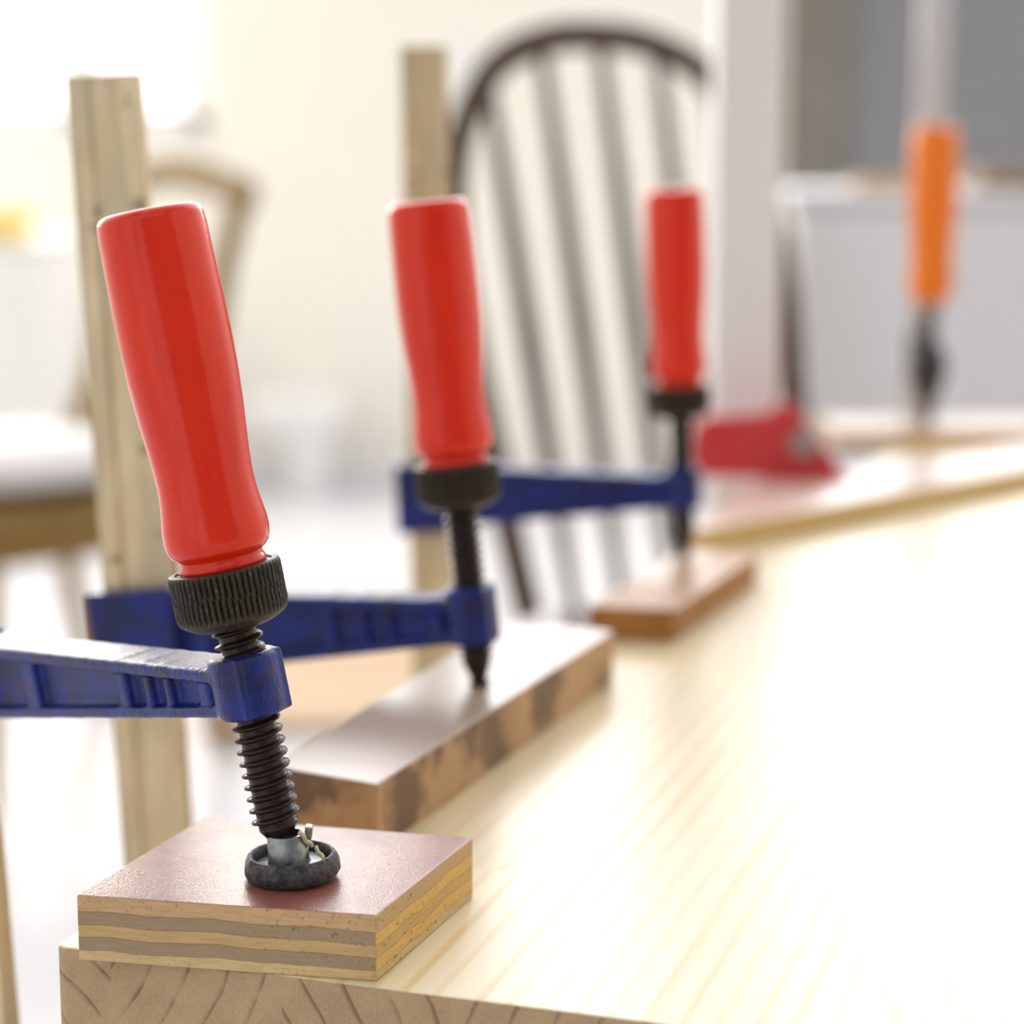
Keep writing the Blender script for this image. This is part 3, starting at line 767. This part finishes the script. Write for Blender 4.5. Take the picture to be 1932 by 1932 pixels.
def chair_splat(loc, rz, mt):
    r_ = empty('dining_chair', loc, rz); sz = 0.395; H = 0.43; W = 0.19; rake = 0.07
    def back(x, h): return V((x, 0.02 + rake * h / H, sz + h))
    bm = bmesh.new(); prism(bm, [(-0.21, -0.36), (0.21, -0.36), (0.185, 0.02), (-0.185, 0.02)], sz - 0.022, sz); bevel(link('seat', bm, mt, r_), 0.006, 3)
    bm = bmesh.new()
    for (x0, x1, y0, y1) in ((-0.17, 0.17, -0.345, -0.325), (-0.165, 0.165, -0.01, 0.01), (-0.19, -0.17, -0.33, 0.0), (0.17, 0.19, -0.33, 0.0)):
        box(bm, x0, x1, y0, y1, sz - 0.075, sz - 0.022)
    link('apron', bm, mt, r_)
    for s_ in (-1, 1):
        bm = bmesh.new()
        sweep(bm, catmull([V((s_ * 0.175, 0.05, 0)), V((s_ * 0.172, 0.0, 0.2)), V((s_ * 0.168, 0.0, sz)), back(s_ * 0.150, 0.16), back(s_ * 0.158, 0.30), back(s_ * 0.185, 0.415)], 6), 0.021, 0.015, V((0, 1, 0)), 12)
        link('leg', bm, mt, r_, True, 50)
        bm = bmesh.new(); sweep(bm, [V((s_ * 0.178, -0.335, sz - 0.022)), V((s_ * 0.180, -0.337, 0.2)), V((s_ * 0.182, -0.34, 0))], 0.020, 0.020, V((0, 1, 0)), 12, True, (1.1, 1.0, 0.7))
        link('leg', bm, mt, r_, True, 50)
    bm = bmesh.new()
    sweep(bm, catmull([back(-0.205, 0.405), back(-0.13, 0.42), back(-0.06, 0.434), back(0, 0.438), back(0.06, 0.434), back(0.13, 0.42), back(0.205, 0.405)], 6), 0.024, 0.012, V((0, 1, 0)), 12)
    link('top_rail', bm, mt, r_, True, 50)
    return r_
c2 = chair_splat((-0.565, 3.08, 0), math.radians(-48), M_CHAIR2)
tag(c2, 'golden-brown open-backed dining chair at left, white cushion on its seat', 'chair')
# white cushion on that chair
bm = bmesh.new(); pts = []
bmesh.ops.create_cube(bm, size=1.0)
bmesh.ops.subdivide_edges(bm, edges=bm.edges[:], cuts=5, use_grid_fill=True)
for v in bm.verts:
    k = (1 - (abs(v.co.x) * 2) ** 4 * 0.10 - (abs(v.co.y) * 2) ** 4 * 0.10)
    edge = 1 - 0.55 * max(abs(v.co.x) * 2, abs(v.co.y) * 2) ** 6
    v.co = V((v.co.x * 0.37 * k, v.co.y * 0.34 * k, (v.co.z * edge) * 0.075))
cu = link('seat_cushion', bm, M_CLOTH, None, True); sm = cu.modifiers.new('s', 'SUBSURF'); sm.levels = 1; sm.render_levels = 1
off = Matrix.Rotation(math.radians(-48), 3, 'Z') @ V((0, -0.175, 0))
cu.location = (-0.575 + off.x, 3.08 + off.y, 0.395 + 0.038); cu.rotation_euler = (0, 0, math.radians(-48))
tag(cu, 'plump white cushion lying on the golden-brown chair seat at far left', 'cushion')

# ================================================================ BACKGROUND PIECES
# white cabinet behind the orange clamp
cb = empty('white_cabinet', (0.320, 2.43, 0)); tag(cb, 'low white cabinet in front of the grey door, behind the orange-handled clamp', 'cabinet')
bm = bmesh.new(); box(bm, 0, 1.3, 0.0, 0.5, 0.06, 0.795); bevel(link('body', bm, M_CAB, cb), 0.004)
bm = bmesh.new(); box(bm, -0.006, 1.306, -0.012, 0.506, 0.795, 0.815); bevel(link('cabinet_top', bm, M_CAB, cb), 0.004)
bm = bmesh.new(); box(bm, 0.03, 1.27, 0.04, 0.47, 0.0, 0.06); link('plinth', bm, M_GREYDOOR, cb)
for (x0, x1) in ((0.004, 0.648), (0.652, 1.296)):
    bm = bmesh.new(); box(bm, x0, x1, -0.018, -0.001, 0.07, 0.79); d_ = bevel(link('door', bm, M_CAB, cb), 0.003)
# things lying on the cabinet
bm = bmesh.new(); box(bm, -0.055, 0.055, -0.03, 0.03, 0, 0.014); o = link('wood_offcut', bm, M_STRIP_SIDE); bevel(o, 0.001); o.location = (0.45, 2.49, 0.815)
tag(o, 'small tan wood offcut on the white cabinet, left of the orange handle', 'wood piece')
bm = bmesh.new(); box(bm, -0.08, 0.08, -0.05, 0.05, 0, 0.024); o = link('brown_box', bm, M_BROWNBOX); bevel(o, 0.002); o.location = (0.62, 2.51, 0.815)
tag(o, 'flat brown box on the white cabinet, right of the orange handle', 'box')
# dark tapered leg leaning between post and cabinet
bm = bmesh.new(); sweep(bm, [V((0.275, 1.62, 0.0)), V((0.232, 1.62, 0.42)), V((0.216, 1.62, 0.66)), V((0.204, 1.62, 0.80))], 0.012, 0.011, V((0, 1, 0)), 12, True, (1.2, 1.05, 0.85, 0.35))
o = link('tapered_stick', bm, M_STRIP, None, True, 50); tag(o, 'dark brown tapered wooden stick leaning upright right of the white post', 'wooden stick')

# light switch on the back wall
sw = empty('light_switch', (-0.130, YB, 1.095)); tag(sw, 'white light switch on the cream wall, left of the arched chair back', 'light switch')
bm = bmesh.new(); box(bm, -0.038, 0.038, -0.010, 0.0, -0.060, 0.060); bevel(link('switch_plate', bm, M_CEIL, sw), 0.003)
bm = bmesh.new(); box(bm, -0.014, 0.014, -0.015, -0.010, -0.026, 0.026, Matrix.Rotation(0.06, 4, 'X')); bevel(link('rocker', bm, M_CEIL, sw), 0.001)
# white wall basin
wb_ = empty('wash_basin', (-0.545, YB, 0)); tag(wb_, 'small glaring white wall basin on the cream wall between the first two clamps', 'basin')
bm = bmesh.new()
lathe(bm, [(0.155, 0.03), (0.158, 0.09), (0.175, 0.112), (0.21, 0.125), (0.245, 0.130), (0.252, 0.124), (0.248, 0.112), (0.20, 0.085), (0.185, 0.03)], 40, Matrix.Translation((0, -0.131, 0)))
link('bowl', bm, M_CEIL, wb_, True, 50)
bm = bmesh.new(); lathe(bm, [(0.0, 0.05), (0.03, 0.055), (0.10, 0.060), (0.156, 0.072)], 32, Matrix.Translation((0.02, -0.120, 0)))
link('pedestal', bm, M_CEIL, wb_, True, 50)

# low cabinet with yellow box below the window
lc = empty('white_sideboard', (-1.85, 4.75, 0)); tag(lc, 'low white sideboard under the bright window at the left edge', 'sideboard')
bm = bmesh.new(); box(bm, 0, 0.80, 0, 0.42, 0.05, 0.655); bevel(link('body', bm, M_WHITE, lc), 0.004)
bm = bmesh.new(); box(bm, -0.01, 0.81, -0.01, 0.43, 0.655, 0.675); bevel(link('cabinet_top', bm, M_WHITE, lc), 0.003)
bm = bmesh.new(); box(bm, 0.03, 0.77, 0.03, 0.40, 0.0, 0.05); link('plinth', bm, M_GREYDOOR, lc)
for x0 in (0.004, 0.402):
    bm = bmesh.new(); box(bm, x0, x0 + 0.394, -0.016, -0.001, 0.06, 0.65); bevel(link('door', bm, M_WHITE, lc), 0.003)
bm = bmesh.new(); box(bm, -0.13, 0.13, -0.05, 0.05, 0, 0.058); o = link('yellow_box', bm, M_YELLOW); bevel(o, 0.003); o.location = (-1.225, 4.83, 0.675)
tag(o, 'small yellow box on the white sideboard at the left edge', 'box')

# plywood sheet on the floor
bm = bmesh.new(); box(bm, -0.45, 0.75, -0.29, 0.29, 0, 0.018); o = link('plywood_sheet', bm, M_SHEET); bevel(o, 0.002); o.location = (-0.02, 3.36, 0)
tag(o, 'pale plywood sheet lying on the white floor behind the clamps', 'plywood sheet')
